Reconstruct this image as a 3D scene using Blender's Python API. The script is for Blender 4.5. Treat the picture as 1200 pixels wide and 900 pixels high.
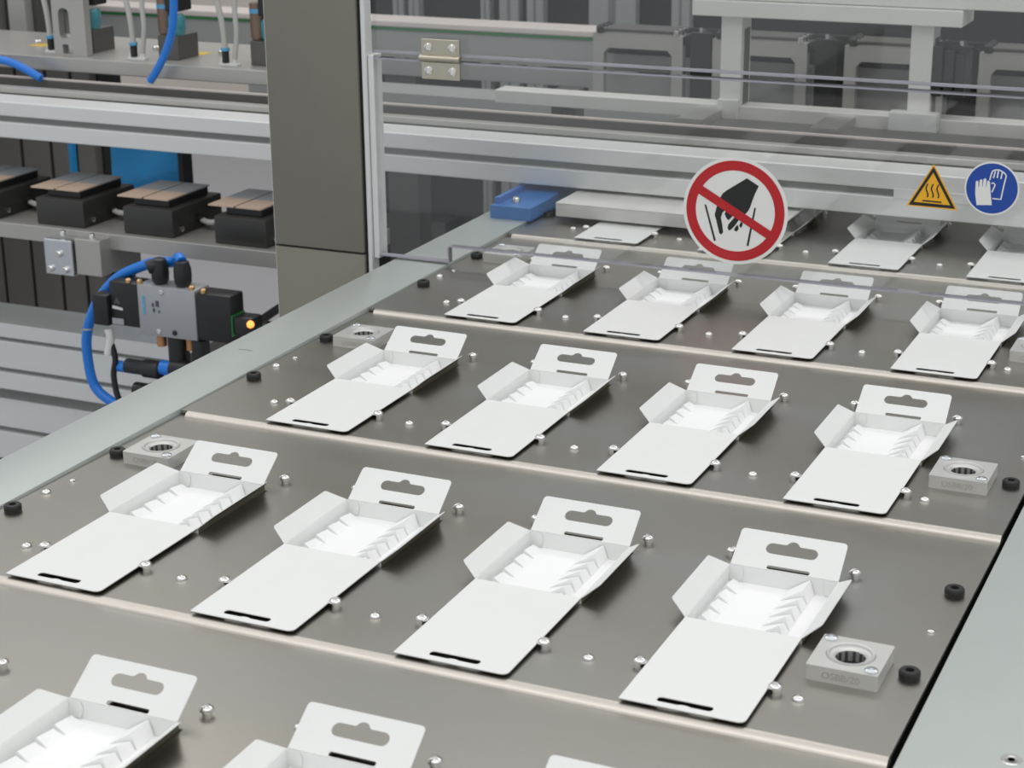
import bpy, bmesh, math, random
from mathutils import Vector, Matrix
from mathutils.geometry import delaunay_2d_cdt

random.seed(7)
for o in list(bpy.data.objects):
    bpy.data.objects.remove(o)
scene = bpy.context.scene
COL = scene.collection
R = math.radians

# ------------------------------------------------------------------ camera
cam_d = bpy.data.cameras.new('camera')
cam = bpy.data.objects.new('camera', cam_d)
COL.objects.link(cam)
cam.location = (0.69537, -0.79526, 0.45675)
cam.rotation_euler = (R(71.3793), R(0.5554), R(24.3681))
cam_d.sensor_width = 36.0
cam_d.lens = 2179.6 * 36.0 / 1200.0
cam_d.clip_start = 0.02
cam_d.clip_end = 60
cam_d.dof.use_dof = True
cam_d.dof.focus_distance = 1.32
cam_d.dof.aperture_fstop = 65.4 / 3.0
scene.camera = cam

# ------------------------------------------------------------------ world and hall lamps
world = bpy.data.worlds.new('hall_light')
scene.world = world
world.use_nodes = True
bg = world.node_tree.nodes['Background']
bg.inputs['Color'].default_value = (0.93, 0.97, 1.0, 1)
bg.inputs['Strength'].default_value = 0.60


def area(name, loc, sx, sy, power, color=(1, 0.97, 0.93), aim=None):
    d = bpy.data.lights.new(name, 'AREA')
    d.shape = 'RECTANGLE'
    d.size, d.size_y, d.energy, d.color = sx, sy, power, color
    o = bpy.data.objects.new(name, d)
    COL.objects.link(o)
    o.location = loc
    t = Vector(aim if aim else (loc[0], loc[1], 0)) - Vector(loc)
    o.rotation_euler = t.to_track_quat('-Z', 'Y').to_euler()
    return o


# unseen overhead lights of the hall, plus one added at the right
area('overhead_light', (0.2, -1.5, 2.7), 4.5, 1.0, 31)
area('overhead_light', (0.2, 0.3, 2.7), 4.5, 1.0, 9)
area('overhead_light', (0.2, 2.6, 2.7), 4.5, 1.0, 30)
area('overhead_light', (2.7, 0.0, 2.7), 1.0, 4.5, 23)  # extra light added at the right to brighten the left carton flaps
area('overhead_light', (-2.6, 1.2, 2.7), 1.0, 4.5, 20)

scene.view_settings.view_transform = 'Standard'
scene.view_settings.look = 'None'
scene.view_settings.gamma = 1.0
scene.view_settings.use_curve_mapping = False
scene.view_settings.exposure = 0.05


# ------------------------------------------------------------------ materials
def mat(name, col, rough=0.5, metal=0.0, noise=0.0, scale=(20, 20, 20), bump=0.0, bscale=None,
        rnoise=0.0, col2=None, spec=0.5, coat=0.0, emit=None, estr=0.0):
    m = bpy.data.materials.new(name)
    m.use_nodes = True
    nt = m.node_tree
    b = nt.nodes['Principled BSDF']
    b.inputs['Base Color'].default_value = (*col, 1)
    b.inputs['Roughness'].default_value = rough
    b.inputs['Metallic'].default_value = metal
    b.inputs['Specular IOR Level'].default_value = spec
    b.inputs['Coat Weight'].default_value = coat
    if emit:
        b.inputs['Emission Color'].default_value = (*emit, 1)
        b.inputs['Emission Strength'].default_value = estr
    if noise or bump or rnoise:
        tc = nt.nodes.new('ShaderNodeTexCoord')
        mp = nt.nodes.new('ShaderNodeMapping')
        mp.inputs['Scale'].default_value = scale
        nt.links.new(tc.outputs['Object'], mp.inputs['Vector'])
        nz = nt.nodes.new('ShaderNodeTexNoise')
        nz.inputs['Scale'].default_value = 1.0
        nz.inputs['Detail'].default_value = 5
        nt.links.new(mp.outputs['Vector'], nz.inputs['Vector'])
        if noise:
            mx = nt.nodes.new('ShaderNodeMix')
            mx.data_type = 'RGBA'
            c2 = col2 if col2 else tuple(max(0, c * (1 - noise)) for c in col)
            c1 = col if col2 else tuple(min(1, c * (1 + noise)) for c in col)
            mx.inputs['A'].default_value = (*c1, 1)
            mx.inputs['B'].default_value = (*c2, 1)
            nt.links.new(nz.outputs['Fac'], mx.inputs['Factor'])
            nt.links.new(mx.outputs['Result'], b.inputs['Base Color'])
        if rnoise:
            mr = nt.nodes.new('ShaderNodeMapRange')
            mr.inputs['From Min'].default_value = 0.3
            mr.inputs['From Max'].default_value = 0.7
            mr.inputs['To Min'].default_value = rough - rnoise
            mr.inputs['To Max'].default_value = rough + rnoise
            nt.links.new(nz.outputs['Fac'], mr.inputs['Value'])
            nt.links.new(mr.outputs['Result'], b.inputs['Roughness'])
        if bump:
            n2 = nz
            if bscale:
                mp2 = nt.nodes.new('ShaderNodeMapping')
                mp2.inputs['Scale'].default_value = bscale
                nt.links.new(tc.outputs['Object'], mp2.inputs['Vector'])
                n2 = nt.nodes.new('ShaderNodeTexNoise')
                n2.inputs['Scale'].default_value = 1.0
                n2.inputs['Detail'].default_value = 3
                nt.links.new(mp2.outputs['Vector'], n2.inputs['Vector'])
            bp_ = nt.nodes.new('ShaderNodeBump')
            bp_.inputs['Strength'].default_value = bump
            bp_.inputs['Distance'].default_value = 0.0005
            nt.links.new(n2.outputs['Fac'], bp_.inputs['Height'])
            nt.links.new(bp_.outputs['Normal'], b.inputs['Normal'])
    return m


M = {}
M['card'] = mat('white_cardboard', (0.80, 0.805, 0.795), 0.62, noise=0.02, scale=(60, 60, 60), spec=0.3)
M['card_raw'] = mat('white_cardboard_inside', (0.90, 0.90, 0.90), 0.7, noise=0.02, scale=(80, 80, 80), spec=0.25)
M['print'] = mat('dark_outside', (0.10, 0.09, 0.06), 0.5, noise=0.1, scale=(60, 60, 60))  # dark outer layer, also painted in for the shadow gap under the edges
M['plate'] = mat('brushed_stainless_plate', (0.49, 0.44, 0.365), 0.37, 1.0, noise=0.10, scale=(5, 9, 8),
                 rnoise=0.05, bump=0.03, bscale=(500, 60, 60), col2=(0.355, 0.38, 0.39))  # warm and cool patches painted in to stand for blurred reflections
M['lip'] = mat('polished_plate_edge', (0.62, 0.58, 0.53), 0.42, 1.0, noise=0.04, scale=(30, 30, 30))
M['rail'] = mat('anodised_rail_cover', (0.50, 0.535, 0.515), 0.42, 0.35, noise=0.03, scale=(40, 40, 40), bump=0.05, bscale=(900, 60, 60))
M['chrome'] = mat('bright_steel', (0.80, 0.78, 0.76), 0.13, 1.0, noise=0.03, scale=(200, 200, 200))
M['zinc'] = mat('zinc_plated', (0.72, 0.75, 0.78), 0.25, 1.0, noise=0.05, scale=(90, 90, 90))
M['alu'] = mat('milled_aluminium', (0.66, 0.655, 0.63), 0.42, 0.55, noise=0.05, scale=(60, 60, 60), bump=0.05, bscale=(1200, 100, 100))
M['profile'] = mat('anodised_profile', (0.78, 0.785, 0.78), 0.42, 0.4, noise=0.03, scale=(8, 50, 50), bump=0.04, bscale=(20, 900, 900))
M['groove'] = mat('profile_groove', (0.25, 0.26, 0.25), 0.5, 0.6, noise=0.05, scale=(30, 30, 30))
M['rubber'] = mat('black_rubber', (0.012, 0.012, 0.012), 0.42, noise=0.1, scale=(90, 90, 90))
M['black'] = mat('black_plastic', (0.015, 0.015, 0.016), 0.38, noise=0.15, scale=(60, 60, 60))
M['dark'] = mat('dark_interior', (0.02, 0.02, 0.02), 0.8, noise=0.2, scale=(9, 9, 9))
M['post'] = mat('powder_coated_bronze_grey', (0.25, 0.24, 0.20), 0.36, 0.4, noise=0.04, scale=(70, 70, 70), bump=0.12, bscale=(1500, 1500, 1500))
M['seal'] = mat('black_seal', (0.01, 0.01, 0.012), 0.5, noise=0.1, scale=(50, 50, 50))
M['nest'] = mat('dark_nest_plastic', (0.035, 0.034, 0.032), 0.4, noise=0.15, scale=(30, 30, 30))
M['beige'] = mat('beige_cover', (0.62, 0.47, 0.36), 0.45, noise=0.05, scale=(60, 60, 60))
M['greyblue'] = mat('grey_cover', (0.36, 0.39, 0.43), 0.4, noise=0.05, scale=(60, 60, 60))
M['steel'] = mat('grey_machine_steel', (0.47, 0.46, 0.435), 0.40, 0.5, noise=0.06, scale=(20, 20, 20))
M['steel_dk'] = mat('dark_machine_steel', (0.13, 0.127, 0.12), 0.42, 0.5, noise=0.08, scale=(20, 20, 20))
M['cab'] = mat('brown_grey_cabinet', (0.20, 0.19, 0.175), 0.42, 0.4, noise=0.08, scale=(12, 12, 12))
M['paint'] = mat('grey_painted_panel', (0.36, 0.365, 0.36), 0.45, 0.1, noise=0.03, scale=(15, 15, 15))
M['white'] = mat('white_plastic', (0.70, 0.70, 0.69), 0.4, noise=0.02, scale=(30, 30, 30))
M['lightbar'] = mat('pale_anodised_bar', (0.74, 0.73, 0.70), 0.45, 0.2, noise=0.04, scale=(20, 20, 20))
M['green'] = mat('green_belt_edge', (0.03, 0.20, 0.06), 0.45, noise=0.08, scale=(30, 30, 30))
M['belt'] = mat('pale_belt', (0.66, 0.60, 0.57), 0.55, noise=0.03, scale=(30, 30, 30))
M['blue'] = mat('blue_hose', (0.015, 0.20, 0.72), 0.30, noise=0.06, scale=(40, 40, 40))
M['blueguard'] = mat('blue_plastic', (0.03, 0.17, 0.50), 0.40, noise=0.06, scale=(40, 40, 40))
M['bluebag'] = mat('blue_sheet', (0.02, 0.33, 0.75), 0.40, noise=0.12, scale=(14, 14, 14))
M['teal'] = mat('teal_filter', (0.06, 0.26, 0.30), 0.15, noise=0.2, scale=(60, 60, 60), spec=0.6)
M['yellow'] = mat('yellow_sticker', (0.75, 0.52, 0.04), 0.5, noise=0.04, scale=(60, 60, 60))
M['brass'] = mat('brass', (0.75, 0.48, 0.24), 0.3, 1.0, noise=0.06, scale=(90, 90, 90))
M['copper'] = mat('copper_fitting', (0.55, 0.27, 0.12), 0.4, 0.6, noise=0.08, scale=(90, 90, 90))
M['brown'] = mat('brown_cylinder', (0.24, 0.17, 0.13), 0.35, 0.4, noise=0.1, scale=(40, 40, 40))
M['led'] = mat('orange_led', (1.0, 0.25, 0.05), 0.3, noise=0.02, scale=(50, 50, 50), emit=(1.0, 0.28, 0.06), estr=2.2)
M['tube'] = mat('clear_grey_tube', (0.50, 0.49, 0.46), 0.25, noise=0.05, scale=(60, 60, 60))
M['nickel'] = mat('nickel_hinge', (0.56, 0.52, 0.42), 0.32, 1.0, noise=0.08, scale=(90, 90, 90))
M['valve'] = mat('grey_cast_valve', (0.42, 0.43, 0.45), 0.45, 0.5, noise=0.05, scale=(120, 120, 120))
M['floor'] = mat('hall_floor', (0.37, 0.37, 0.39), 0.42, noise=0.06, scale=(1.5, 1.5, 1.5))
M['wall'] = mat('hall_wall', (0.66, 0.60, 0.53), 0.8, noise=0.12, scale=(1.2, 1.2, 1.2))
M['pane_edge'] = mat('acrylic_edge', (0.40, 0.39, 0.45), 0.2, noise=0.05, scale=(30, 30, 30))
M['s_white'] = mat('sign_white', (0.80, 0.80, 0.78), 0.35, noise=0.02, scale=(60, 60, 60))
M['s_red'] = mat('sign_red', (0.48, 0.012, 0.018), 0.35, noise=0.05, scale=(60, 60, 60))
M['s_black'] = mat('sign_black', (0.012, 0.014, 0.014), 0.4, noise=0.05, scale=(60, 60, 60))
M['s_yellow'] = mat('sign_yellow', (0.85, 0.44, 0.02), 0.35, noise=0.03, scale=(60, 60, 60))
M['s_blue'] = mat('sign_blue', (0.012, 0.065, 0.36), 0.3, noise=0.06, scale=(60, 60, 60))
M['print_blue'] = mat('print_blue', (0.10, 0.38, 0.62), 0.5, noise=0.05, scale=(60, 60, 60))
M['print_dark'] = mat('print_dark', (0.08, 0.08, 0.085), 0.5, noise=0.05, scale=(60, 60, 60))


def acrylic():
    m = bpy.data.materials.new('clear_acrylic')
    m.use_nodes = True
    nt = m.node_tree
    nt.nodes.clear()
    out = nt.nodes.new('ShaderNodeOutputMaterial')
    mix = nt.nodes.new('ShaderNodeMixShader')
    lw = nt.nodes.new('ShaderNodeLayerWeight')      # facing = 1 - cos, same for both faces of the sheet
    p5 = nt.nodes.new('ShaderNodeMath')
    p5.operation = 'POWER'
    p5.inputs[1].default_value = 5.0
    nt.links.new(lw.outputs['Facing'], p5.inputs[0])
    fr = nt.nodes.new('ShaderNodeMath')
    fr.operation = 'MULTIPLY_ADD'
    fr.inputs[1].default_value = 0.94
    fr.inputs[2].default_value = 0.06
    nt.links.new(p5.outputs[0], fr.inputs[0])
    tr = nt.nodes.new('ShaderNodeBsdfTransparent')
    tr.inputs['Color'].default_value = (0.955, 0.96, 0.96, 1)
    gl = nt.nodes.new('ShaderNodeBsdfGlossy')
    gl.inputs['Roughness'].default_value = 0.03
    nt.links.new(fr.outputs[0], mix.inputs[0])
    nt.links.new(tr.outputs[0], mix.inputs[1])
    nt.links.new(gl.outputs[0], mix.inputs[2])
    nt.links.new(mix.outputs[0], out.inputs[0])
    return m


M['acrylic'] = acrylic()


# ------------------------------------------------------------------ mesh helpers
class MB:
    def __init__(self):
        self.bm = bmesh.new()

    def box(self, x0, x1, y0, y1, z0, z1, bev=0.0, seg=2):
        t = bmesh.new()
        bmesh.ops.create_cube(t, size=1)
        for v in t.verts:
            v.co = Vector((x0 + (v.co.x + .5) * (x1 - x0), y0 + (v.co.y + .5) * (y1 - y0), z0 + (v.co.z + .5) * (z1 - z0)))
        if bev:
            bmesh.ops.bevel(t, geom=t.edges[:], offset=bev, segments=seg, profile=0.5, affect='EDGES')
        return self._add(t)

    def _add(self, t, mtx=None):
        if mtx is not None:
            bmesh.ops.transform(t, matrix=mtx, verts=t.verts[:])
        me = bpy.data.meshes.new('tmp')
        t.to_mesh(me)
        t.free()
        self.bm.from_mesh(me)
        bpy.data.meshes.remove(me)
        return self

    def lathe(self, prof, seg=24, loc=(0, 0, 0), axis='Z', cap=True):
        t = bmesh.new()
        rings = []
        for r, h in prof:
            if r < 1e-7:
                rings.append([t.verts.new((0, 0, h))])
            else:
                rings.append([t.verts.new((r * math.cos(2 * math.pi * k / seg), r * math.sin(2 * math.pi * k / seg), h)) for k in range(seg)])
        for a, b in zip(rings[:-1], rings[1:]):
            for k in range(seg):
                k2 = (k + 1) % seg
                if len(a) == 1 and len(b) == 1:
                    continue
                if len(a) == 1:
                    t.faces.new((a[0], b[k2], b[k]))
                elif len(b) == 1:
                    t.faces.new((a[k], a[k2], b[0]))
                else:
                    t.faces.new((a[k], a[k2], b[k2], b[k]))
        if cap:
            for rg, flip in ((rings[0], True), (rings[-1], False)):
                if len(rg) > 2:
                    t.faces.new(rg[::-1] if flip else rg)
        bmesh.ops.recalc_face_normals(t, faces=t.faces[:])
        mt = Matrix.Translation(loc)
        if axis == 'X':
            mt = mt @ Matrix.Rotation(R(90), 4, 'Y')
        elif axis == 'Y':
            mt = mt @ Matrix.Rotation(R(-90), 4, 'X')
        elif isinstance(axis, Vector):
            mt = mt @ axis.to_track_quat('Z', 'Y').to_matrix().to_4x4()
        return self._add(t, mt)

    def cyl(self, loc, r, h, axis='Z', seg=20):
        return self.lathe([(r, 0), (r, h)], seg, loc, axis)

    def tube(self, pts, r, seg=12, sub=8):
        pts = [Vector(p) for p in pts]
        P = []
        n = len(pts)
        for i in range(n - 1):
            p0, p1, p2, p3 = pts[max(0, i - 1)], pts[i], pts[i + 1], pts[min(n - 1, i + 2)]
            for s in range(sub):
                t = s / sub
                P.append(0.5 * ((2 * p1) + (p2 - p0) * t + (2 * p0 - 5 * p1 + 4 * p2 - p3) * t * t + (3 * p1 - p0 - 3 * p2 + p3) * t ** 3))
        P.append(pts[-1])
        t = bmesh.new()
        rings = []
        up = Vector((0.13, 0.31, 0.94)).normalized()
        for i, p in enumerate(P):
            d = (P[min(i + 1, len(P) - 1)] - P[max(i - 1, 0)]).normalized()
            a = d.cross(up)
            if a.length < 1e-4:
                a = d.cross(Vector((1, 0, 0)))
            a.normalize()
            b = a.cross(d).normalized()
            up = b
            rings.append([t.verts.new(p + r * (a * math.cos(2 * math.pi * k / seg) + b * math.sin(2 * math.pi * k / seg))) for k in range(seg)])
        for A, B in zip(rings[:-1], rings[1:]):
            for k in range(seg):
                t.faces.new((A[k], A[(k + 1) % seg], B[(k + 1) % seg], B[k]))
        t.faces.new(rings[0][::-1])
        t.faces.new(rings[-1])
        bmesh.ops.recalc_face_normals(t, faces=t.faces[:])
        return self._add(t)

    def sheet(self, outer, holes, thick, mtx=None):
        """flat outline (with holes) in local xy, thickness along -z, placed by mtx"""
        pts, edges = [], []
        for loop in [outer] + list(holes):
            s = len(pts)
            pts += [Vector(p) for p in loop]
            edges += [(s + i, s + (i + 1) % len(loop)) for i in range(len(loop))]
        vs, es, fs, ov, oe, of = delaunay_2d_cdt(pts, edges, [], 0, 1e-7)

        def inside(p, loop):
            c = False
            for i in range(len(loop)):
                a, b = loop[i], loop[i - 1]
                if (a[1] > p[1]) != (b[1] > p[1]) and p[0] < (b[0] - a[0]) * (p[1] - a[1]) / (b[1] - a[1]) + a[0]:
                    c = not c
            return c
        t = bmesh.new()
        top = [t.verts.new((v[0], v[1], 0)) for v in vs]
        bot = [t.verts.new((v[0], v[1], -thick)) for v in vs]
        cnt = {}
        for f in fs:
            c = (sum(vs[i][0] for i in f) / len(f), sum(vs[i][1] for i in f) / len(f))
            if not inside(c, outer) or any(inside(c, h) for h in holes):
                continue
            t.faces.new([top[i] for i in f])
            t.faces.new([bot[i] for i in f][::-1])
            for i in range(len(f)):
                e = (f[i], f[(i + 1) % len(f)])
                cnt[e] = cnt.get(e, 0) + 1
        for (a, b) in cnt:
            if (b, a) not in cnt:
                t.faces.new((top[b], top[a], bot[a], bot[b]))
        for v in [v for v in t.verts if not v.link_faces]:
            t.verts.remove(v)
        bmesh.ops.recalc_face_normals(t, faces=t.faces[:])
        return self._add(t, mtx)

    def mesh(self, verts, faces):
        t = bmesh.new()
        vv = [t.verts.new(v) for v in verts]
        for f in faces:
            t.faces.new([vv[i] for i in f])
        bmesh.ops.recalc_face_normals(t, faces=t.faces[:])
        return self._add(t)

    def build(self, name, m, parent=None, smooth=None, label=None, loc=None):
        me = bpy.data.meshes.new(name)
        self.bm.to_mesh(me)
        self.bm.free()
        me.materials.append(m)
        if smooth:
            me.shade_smooth()
            me.set_sharp_from_angle(angle=R(smooth))
        o = bpy.data.objects.new(name, me)
        COL.objects.link(o)
        if parent:
            o.parent = parent
        if loc:
            o.location = loc
        if label:
            o['label'] = label
        return o


def thing(name, label, cat, loc=(0, 0, 0), group=None):
    o = bpy.data.objects.new(name, None)
    o.empty_display_size = 0.02
    COL.objects.link(o)
    o.location = loc
    o['label'], o['category'] = label, cat
    if group:
        o['group'] = group
    return o


def tag(o, label, cat, group=None):
    o['label'], o['category'] = label, cat
    if group:
        o['group'] = group
    return o


def struct(o, label=None):
    o['kind'] = 'structure'
    if label:
        o['label'] = label
    return o


def clone(o, parent=None, loc=None):
    c = o.copy()
    COL.objects.link(c)
    c.parent = parent
    if loc is not None:
        c.location = loc
    for ch in list(o.children):
        clone(ch, c)
    return c


def rrect(x0, x1, y0, y1, r, n=4):
    out = []
    for cx, cy, a0 in ((x1 - r, y1 - r, 0), (x0 + r, y1 - r, 90), (x0 + r, y0 + r, 180), (x1 - r, y0 + r, 270)):
        for k in range(n + 1):
            a = R(a0 + 90 * k / n)
            out.append((cx + r * math.cos(a), cy + r * math.sin(a)))
    return out


def circle(cx, cy, r, n=48):
    return [(cx + r * math.cos(2 * math.pi * k / n), cy + r * math.sin(2 * math.pi * k / n)) for k in range(n)]


PITCH, ROWP = 0.13, 0.2933
ROWS = [-1, 0, 1, 2, 3, 4]

# ------------------------------------------------------------------ hall shell
struct(MB().box(-6, 5, -3, 6.0, -1.0, -0.95).build('floor', M['floor']))
struct(MB().box(-6, 5, 6.0, 6.1, -0.95, 3.0).build('wall_back', M['wall']))

# ------------------------------------------------------------------ carrier plates
def zp(y):
    return -0.0022 - 0.0034 * (y / ROWP)


def plate_mesh():
    xs = [-0.0735]
    for c in range(4):
        xs += [c * PITCH - 0.0015, c * PITCH + 0.018, c * PITCH + 0.054, c * PITCH + 0.0685]
    xs += [0.530]
    ys = [0.0, 0.1025, 0.1840, 0.1960, 0.2985]
    t = MB()
    verts, faces, idx = [], [], {}

    def v(i, j, low):
        k = (i, j, low)
        if k not in idx:
            idx[k] = len(verts)
            verts.append((xs[i], ys[j], zp(ys[j]) - (0.0022 if low else 0)))
        return idx[k]
    nx, ny = len(xs) - 1, len(ys) - 1
    solid = lambda i, j: 0 <= i < nx and 0 <= j < ny and not (j == 1 and i % 4 != 0) and not (j == 2 and i % 4 == 2)
    for i in range(nx):
        for j in range(ny):
            if not solid(i, j):
                continue
            faces.append((v(i, j, 0), v(i + 1, j, 0), v(i + 1, j + 1, 0), v(i, j + 1, 0)))
            faces.append((v(i, j, 1), v(i, j + 1, 1), v(i + 1, j + 1, 1), v(i + 1, j, 1)))
            for (di, dj, a, b) in ((-1, 0, (i, j), (i, j + 1)), (1, 0, (i + 1, j + 1), (i + 1, j)), (0, -1, (i + 1, j), (i, j)), (0, 1, (i, j + 1), (i + 1, j + 1))):
                if not solid(i + di, j + dj):
                    faces.append((v(*a, 0), v(*b, 0), v(*b, 1), v(*a, 1)))
    return t.mesh(verts, faces)


def lip_mesh():
    r = 0.0054
    z0 = zp(0)
    prof = [(0.0006, z0)]
    for k in range(10):
        a = R(90 + 69 * k / 9)
        prof.append((r * math.cos(a), z0 - r + r * math.sin(a)))
    prof += [(-r * 0.6, z0 - 0.0036), (0.0006, z0 - 0.0022)]
    x0, x1 = -0.0675, 0.530
    n = len(prof)
    verts = [(x0, y, z) for y, z in prof] + [(x1, y, z) for y, z in prof]
    faces = [(i, (i + 1) % n, n + (i + 1) % n, n + i) for i in range(n)] + [tuple(range(n))[::-1], tuple(range(n, 2 * n))]
    return MB().mesh(verts, faces)


def pocket_mesh():
    t = MB()
    x0, x1, y0, y1, z0, z1, w = -0.0015, 0.0685, 0.1025, 0.184, -0.0145, -0.0066, 0.001
    t.box(0.017, 0.055, 0.1852, 0.197, -0.0085, -0.0075)
    t.box(x0, x1, y0, y1, z0, z0 + w)
    t.box(x0 - w, x0, y0 - w, y1 + w, z0, z1)
    t.box(x1, x1 + w, y0 - w, y1 + w, z0, z1)
    t.box(x0, x1, y0 - w, y0, z0, z1)
    t.box(x0, x1, y1, y1 + w, z0, z1)
    return t


pin_bm = MB().lathe([(0.0027, 0), (0.0027, 0.0026), (0.0038, 0.0028), (0.0040, 0.0034), (0.0037, 0.0044), (0.0029, 0.0052), (0.0017, 0.0056), (0.0013, 0.0047), (0, 0.0045)], 16)
PIN = pin_bm.build('pin', M['chrome'], smooth=40)
scr = MB().lathe([(0.0035, 0), (0.0034, 0.0009), (0.0029, 0.0017), (0.0019, 0.0023), (0.0013, 0.0024), (0.0011, 0.0017), (0, 0.0016)], 16)
SCREW = scr.build('screw', M['chrome'], smooth=40)
tiny = MB().lathe([(0.0024, 0), (0.0022, 0.0008), (0.0013, 0.0014), (0, 0.0015)], 14)
RIVET = tiny.build('rivet', M['chrome'], smooth=40)
bump_ = MB().lathe([(0.0054, 0), (0.0058, 0.0010), (0.0058, 0.0040), (0.0050, 0.0050), (0.0024, 0.0050), (0.0020, 0.0030), (0, 0.0029)], 24)
BUMPER = bump_.build('rubber_stop', M['rubber'], smooth=40)


def bearing_block():
    h = 0.0088
    w = 0.0383
    t = MB()
    t.sheet(rrect(0, w, 0, w, 0.0012), [circle(w / 2, w / 2, 0.0131, 40)], h, Matrix.Translation((0, 0, h)))
    b = t.build('bearing_block', M['alu'], smooth=30)
    c = (w / 2, w / 2, 0)
    MB().lathe([(0.0130, 0.0012), (0.0130, h - 0.0004), (0.0126, h + 0.0010), (0.0116, h + 0.0008), (0.0110, h - 0.0004), (0.0090, h - 0.0006), (0.0080, h - 0.0016), (0.0080, 0.0012)], 40, c, cap=False).build('bearing_ring', M['alu'], b, smooth=35)
    MB().cyl((c[0], c[1], 0.0004), 0.0130, 0.0008).build('bearing_bottom', M['seal'], b)
    rl = MB()
    for k in range(12):
        a = 2 * math.pi * k / 12
        rl.cyl((c[0] + 0.0077 * math.cos(a), c[1] + 0.0077 * math.sin(a), 0.0013), 0.0008, h - 0.003, seg=8)
    rl.build('needle_rollers', M['steel_dk'], b, smooth=40)
    for (sx, sy) in ((0.0046, w - 0.0046), (w - 0.0046, 0.0046)):
        s = MB().lathe([(0.0036, h), (0.0036, h + 0.0010), (0.0028, h + 0.0016), (0.0016, h + 0.0016), (0.0013, h + 0.0008), (0, h + 0.0008)], 18, (sx, sy, 0))
        s.build('cap_screw', M['zinc'], b, smooth=40)
    # shallow engraving on the face towards the operator
    cu = bpy.data.curves.new('engraving', 'FONT')
    cu.body = 'OSBB/20'
    cu.size = 0.0056
    cu.extrude = 0.00008
    to = bpy.data.objects.new('tmp_text', cu)
    COL.objects.link(to)
    bpy.context.view_layer.update()
    me = bpy.data.meshes.new_from_object(to)
    bpy.data.objects.remove(to)
    me.materials.append(M['lip'])
    e = bpy.data.objects.new('engraving', me)
    COL.objects.link(e)
    e.parent = b
    e.rotation_euler = (R(90), 0, 0)
    e.location = (0.0085, -0.00006, 0.0022)
    return b


BLOCK = bearing_block()
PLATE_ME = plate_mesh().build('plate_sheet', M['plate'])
LIP = lip_mesh().build('rolled_edge', M['lip'], smooth=35)
POCKET = pocket_mesh().build('pocket', M['steel_dk'])

ROWNAME = {-1: 'nearest, cut off by the lower picture edge', 0: 'carrying the first complete row of cartons',
           1: 'carrying the second complete row of cartons', 2: 'just in front of the clear guard',
           3: 'directly behind the clear guard', 4: 'farthest, under the grey cross beam'}
for r in ROWS:
    t = thing('carrier_plate', 'brushed steel carrier plate ' + ROWNAME[r], 'plate', (0, r * ROWP, 0.0 if r < 0 else 0), 'carrier plates of the conveyor')
    first = r == -1

    def put(proto, x, y, label=None):
        o = proto.copy()
        COL.objects.link(o)
        o.parent = t
        o.location = (x, y, zp(y))
        for ch in proto.children:
            c = ch.copy()
            COL.objects.link(c)
            c.parent = o
        return o
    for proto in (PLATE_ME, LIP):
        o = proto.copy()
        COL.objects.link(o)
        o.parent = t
    if r == 0:      # taller step down to the nearest plate
        o.scale = (1, 1.25, 1.7)
        o.location = (0, 0, 0.0022 * 0.7)
    if r < 4:
        for c in range(4):
            o = POCKET.copy()
            COL.objects.link(o)
            o.parent = t
            o.location = (c * PITCH, 0, 0)
            for (px, py) in ((0.0705, 0.042), (-0.0040, 0.042), (0.0712, 0.2015), (-0.0052, 0.2045)):
                put(PIN, c * PITCH + px, py)
            put(SCREW, c * PITCH + (0.0975 if c < 3 else 0.0835), 0.0395)
        put(SCREW, -0.0185, 0.0424)
        for x in (-0.064, 0.520):
            for y in (0.0865, 0.2005):
                put(BUMPER, x, y)
        put(SCREW, -0.0648, 0.1215)
        put(RIVET, -0.0622, 0.1466)
        put(RIVET, 0.5182, 0.1464)
        put(BLOCK, 0.4700, 0.0640)
        put(BLOCK, -0.0515, 0.1890)
    put(RIVET, -0.0565, 0.2415)
for proto in (PLATE_ME, LIP, POCKET, PIN, SCREW, RIVET, BUMPER):
    bpy.data.objects.remove(proto)
for ch in list(BLOCK.children):
    bpy.data.objects.remove(ch)
bpy.data.objects.remove(BLOCK)

# ------------------------------------------------------------------ side rails of the conveyor
t = thing('conveyor_side_rail', 'long pale grey flat rail cover left of the steel plates', 'rail', (-0.10, 0, -0.0012))
MB().box(-0.030, 0.0255, -1.0, 1.44, -0.010, 0.0, 0.0006).build('cover_strip', M['rail'], t, smooth=30)
MB().box(-0.027, 0.022, -1.0, 1.44, -0.075, -0.010, 0.001).build('side_beam', M['steel'], t)
MB().sheet([(0, 0), (0.006, 0.0012), (0.013, 0.0004), (0.0135, 0.0012), (0.0065, 0.0026), (0.001, 0.0014)], [], 0.00012, Matrix.Translation((-0.013, 0.435, 0.00015))).build('scratch', M['groove'], t)
t = thing('conveyor_side_rail', 'wide pale grey rail cover at the lower right behind a black gap', 'rail', (0.60, 0, -0.0030))
MB().box(-0.0665, 0.25, -1.0, 1.44, -0.010, 0.0, 0.0006).build('cover_strip', M['rail'], t, smooth=30)
MB().box(-0.062, 0.24, -1.0, 1.44, -0.075, -0.010, 0.001).build('side_beam', M['steel'], t)
for y in (0.0229, 0.62, 1.2):
    s = MB().lathe([(0.0052, 0.0001), (0.0050, 0.0003), (0.0036, 0.0003), (0.0026, -0.0002 + 0.0004), (0.0018, 0.0001), (0, 0.0001)], 24, (-0.016, y, 0))
    s.build('countersunk_screw', M['chrome'], t, smooth=40)
struct(MB().box(-0.0755, 0.537, -0.6, 1.5, -0.060, -0.030).build('trim_1', M['dark']), 'dark bed under the carrier plates')

# ------------------------------------------------------------------ cartons
W, L0, L1, DEP, TH = 0.067, 0.1030, 0.1820, 0.0105, 0.0005


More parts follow.
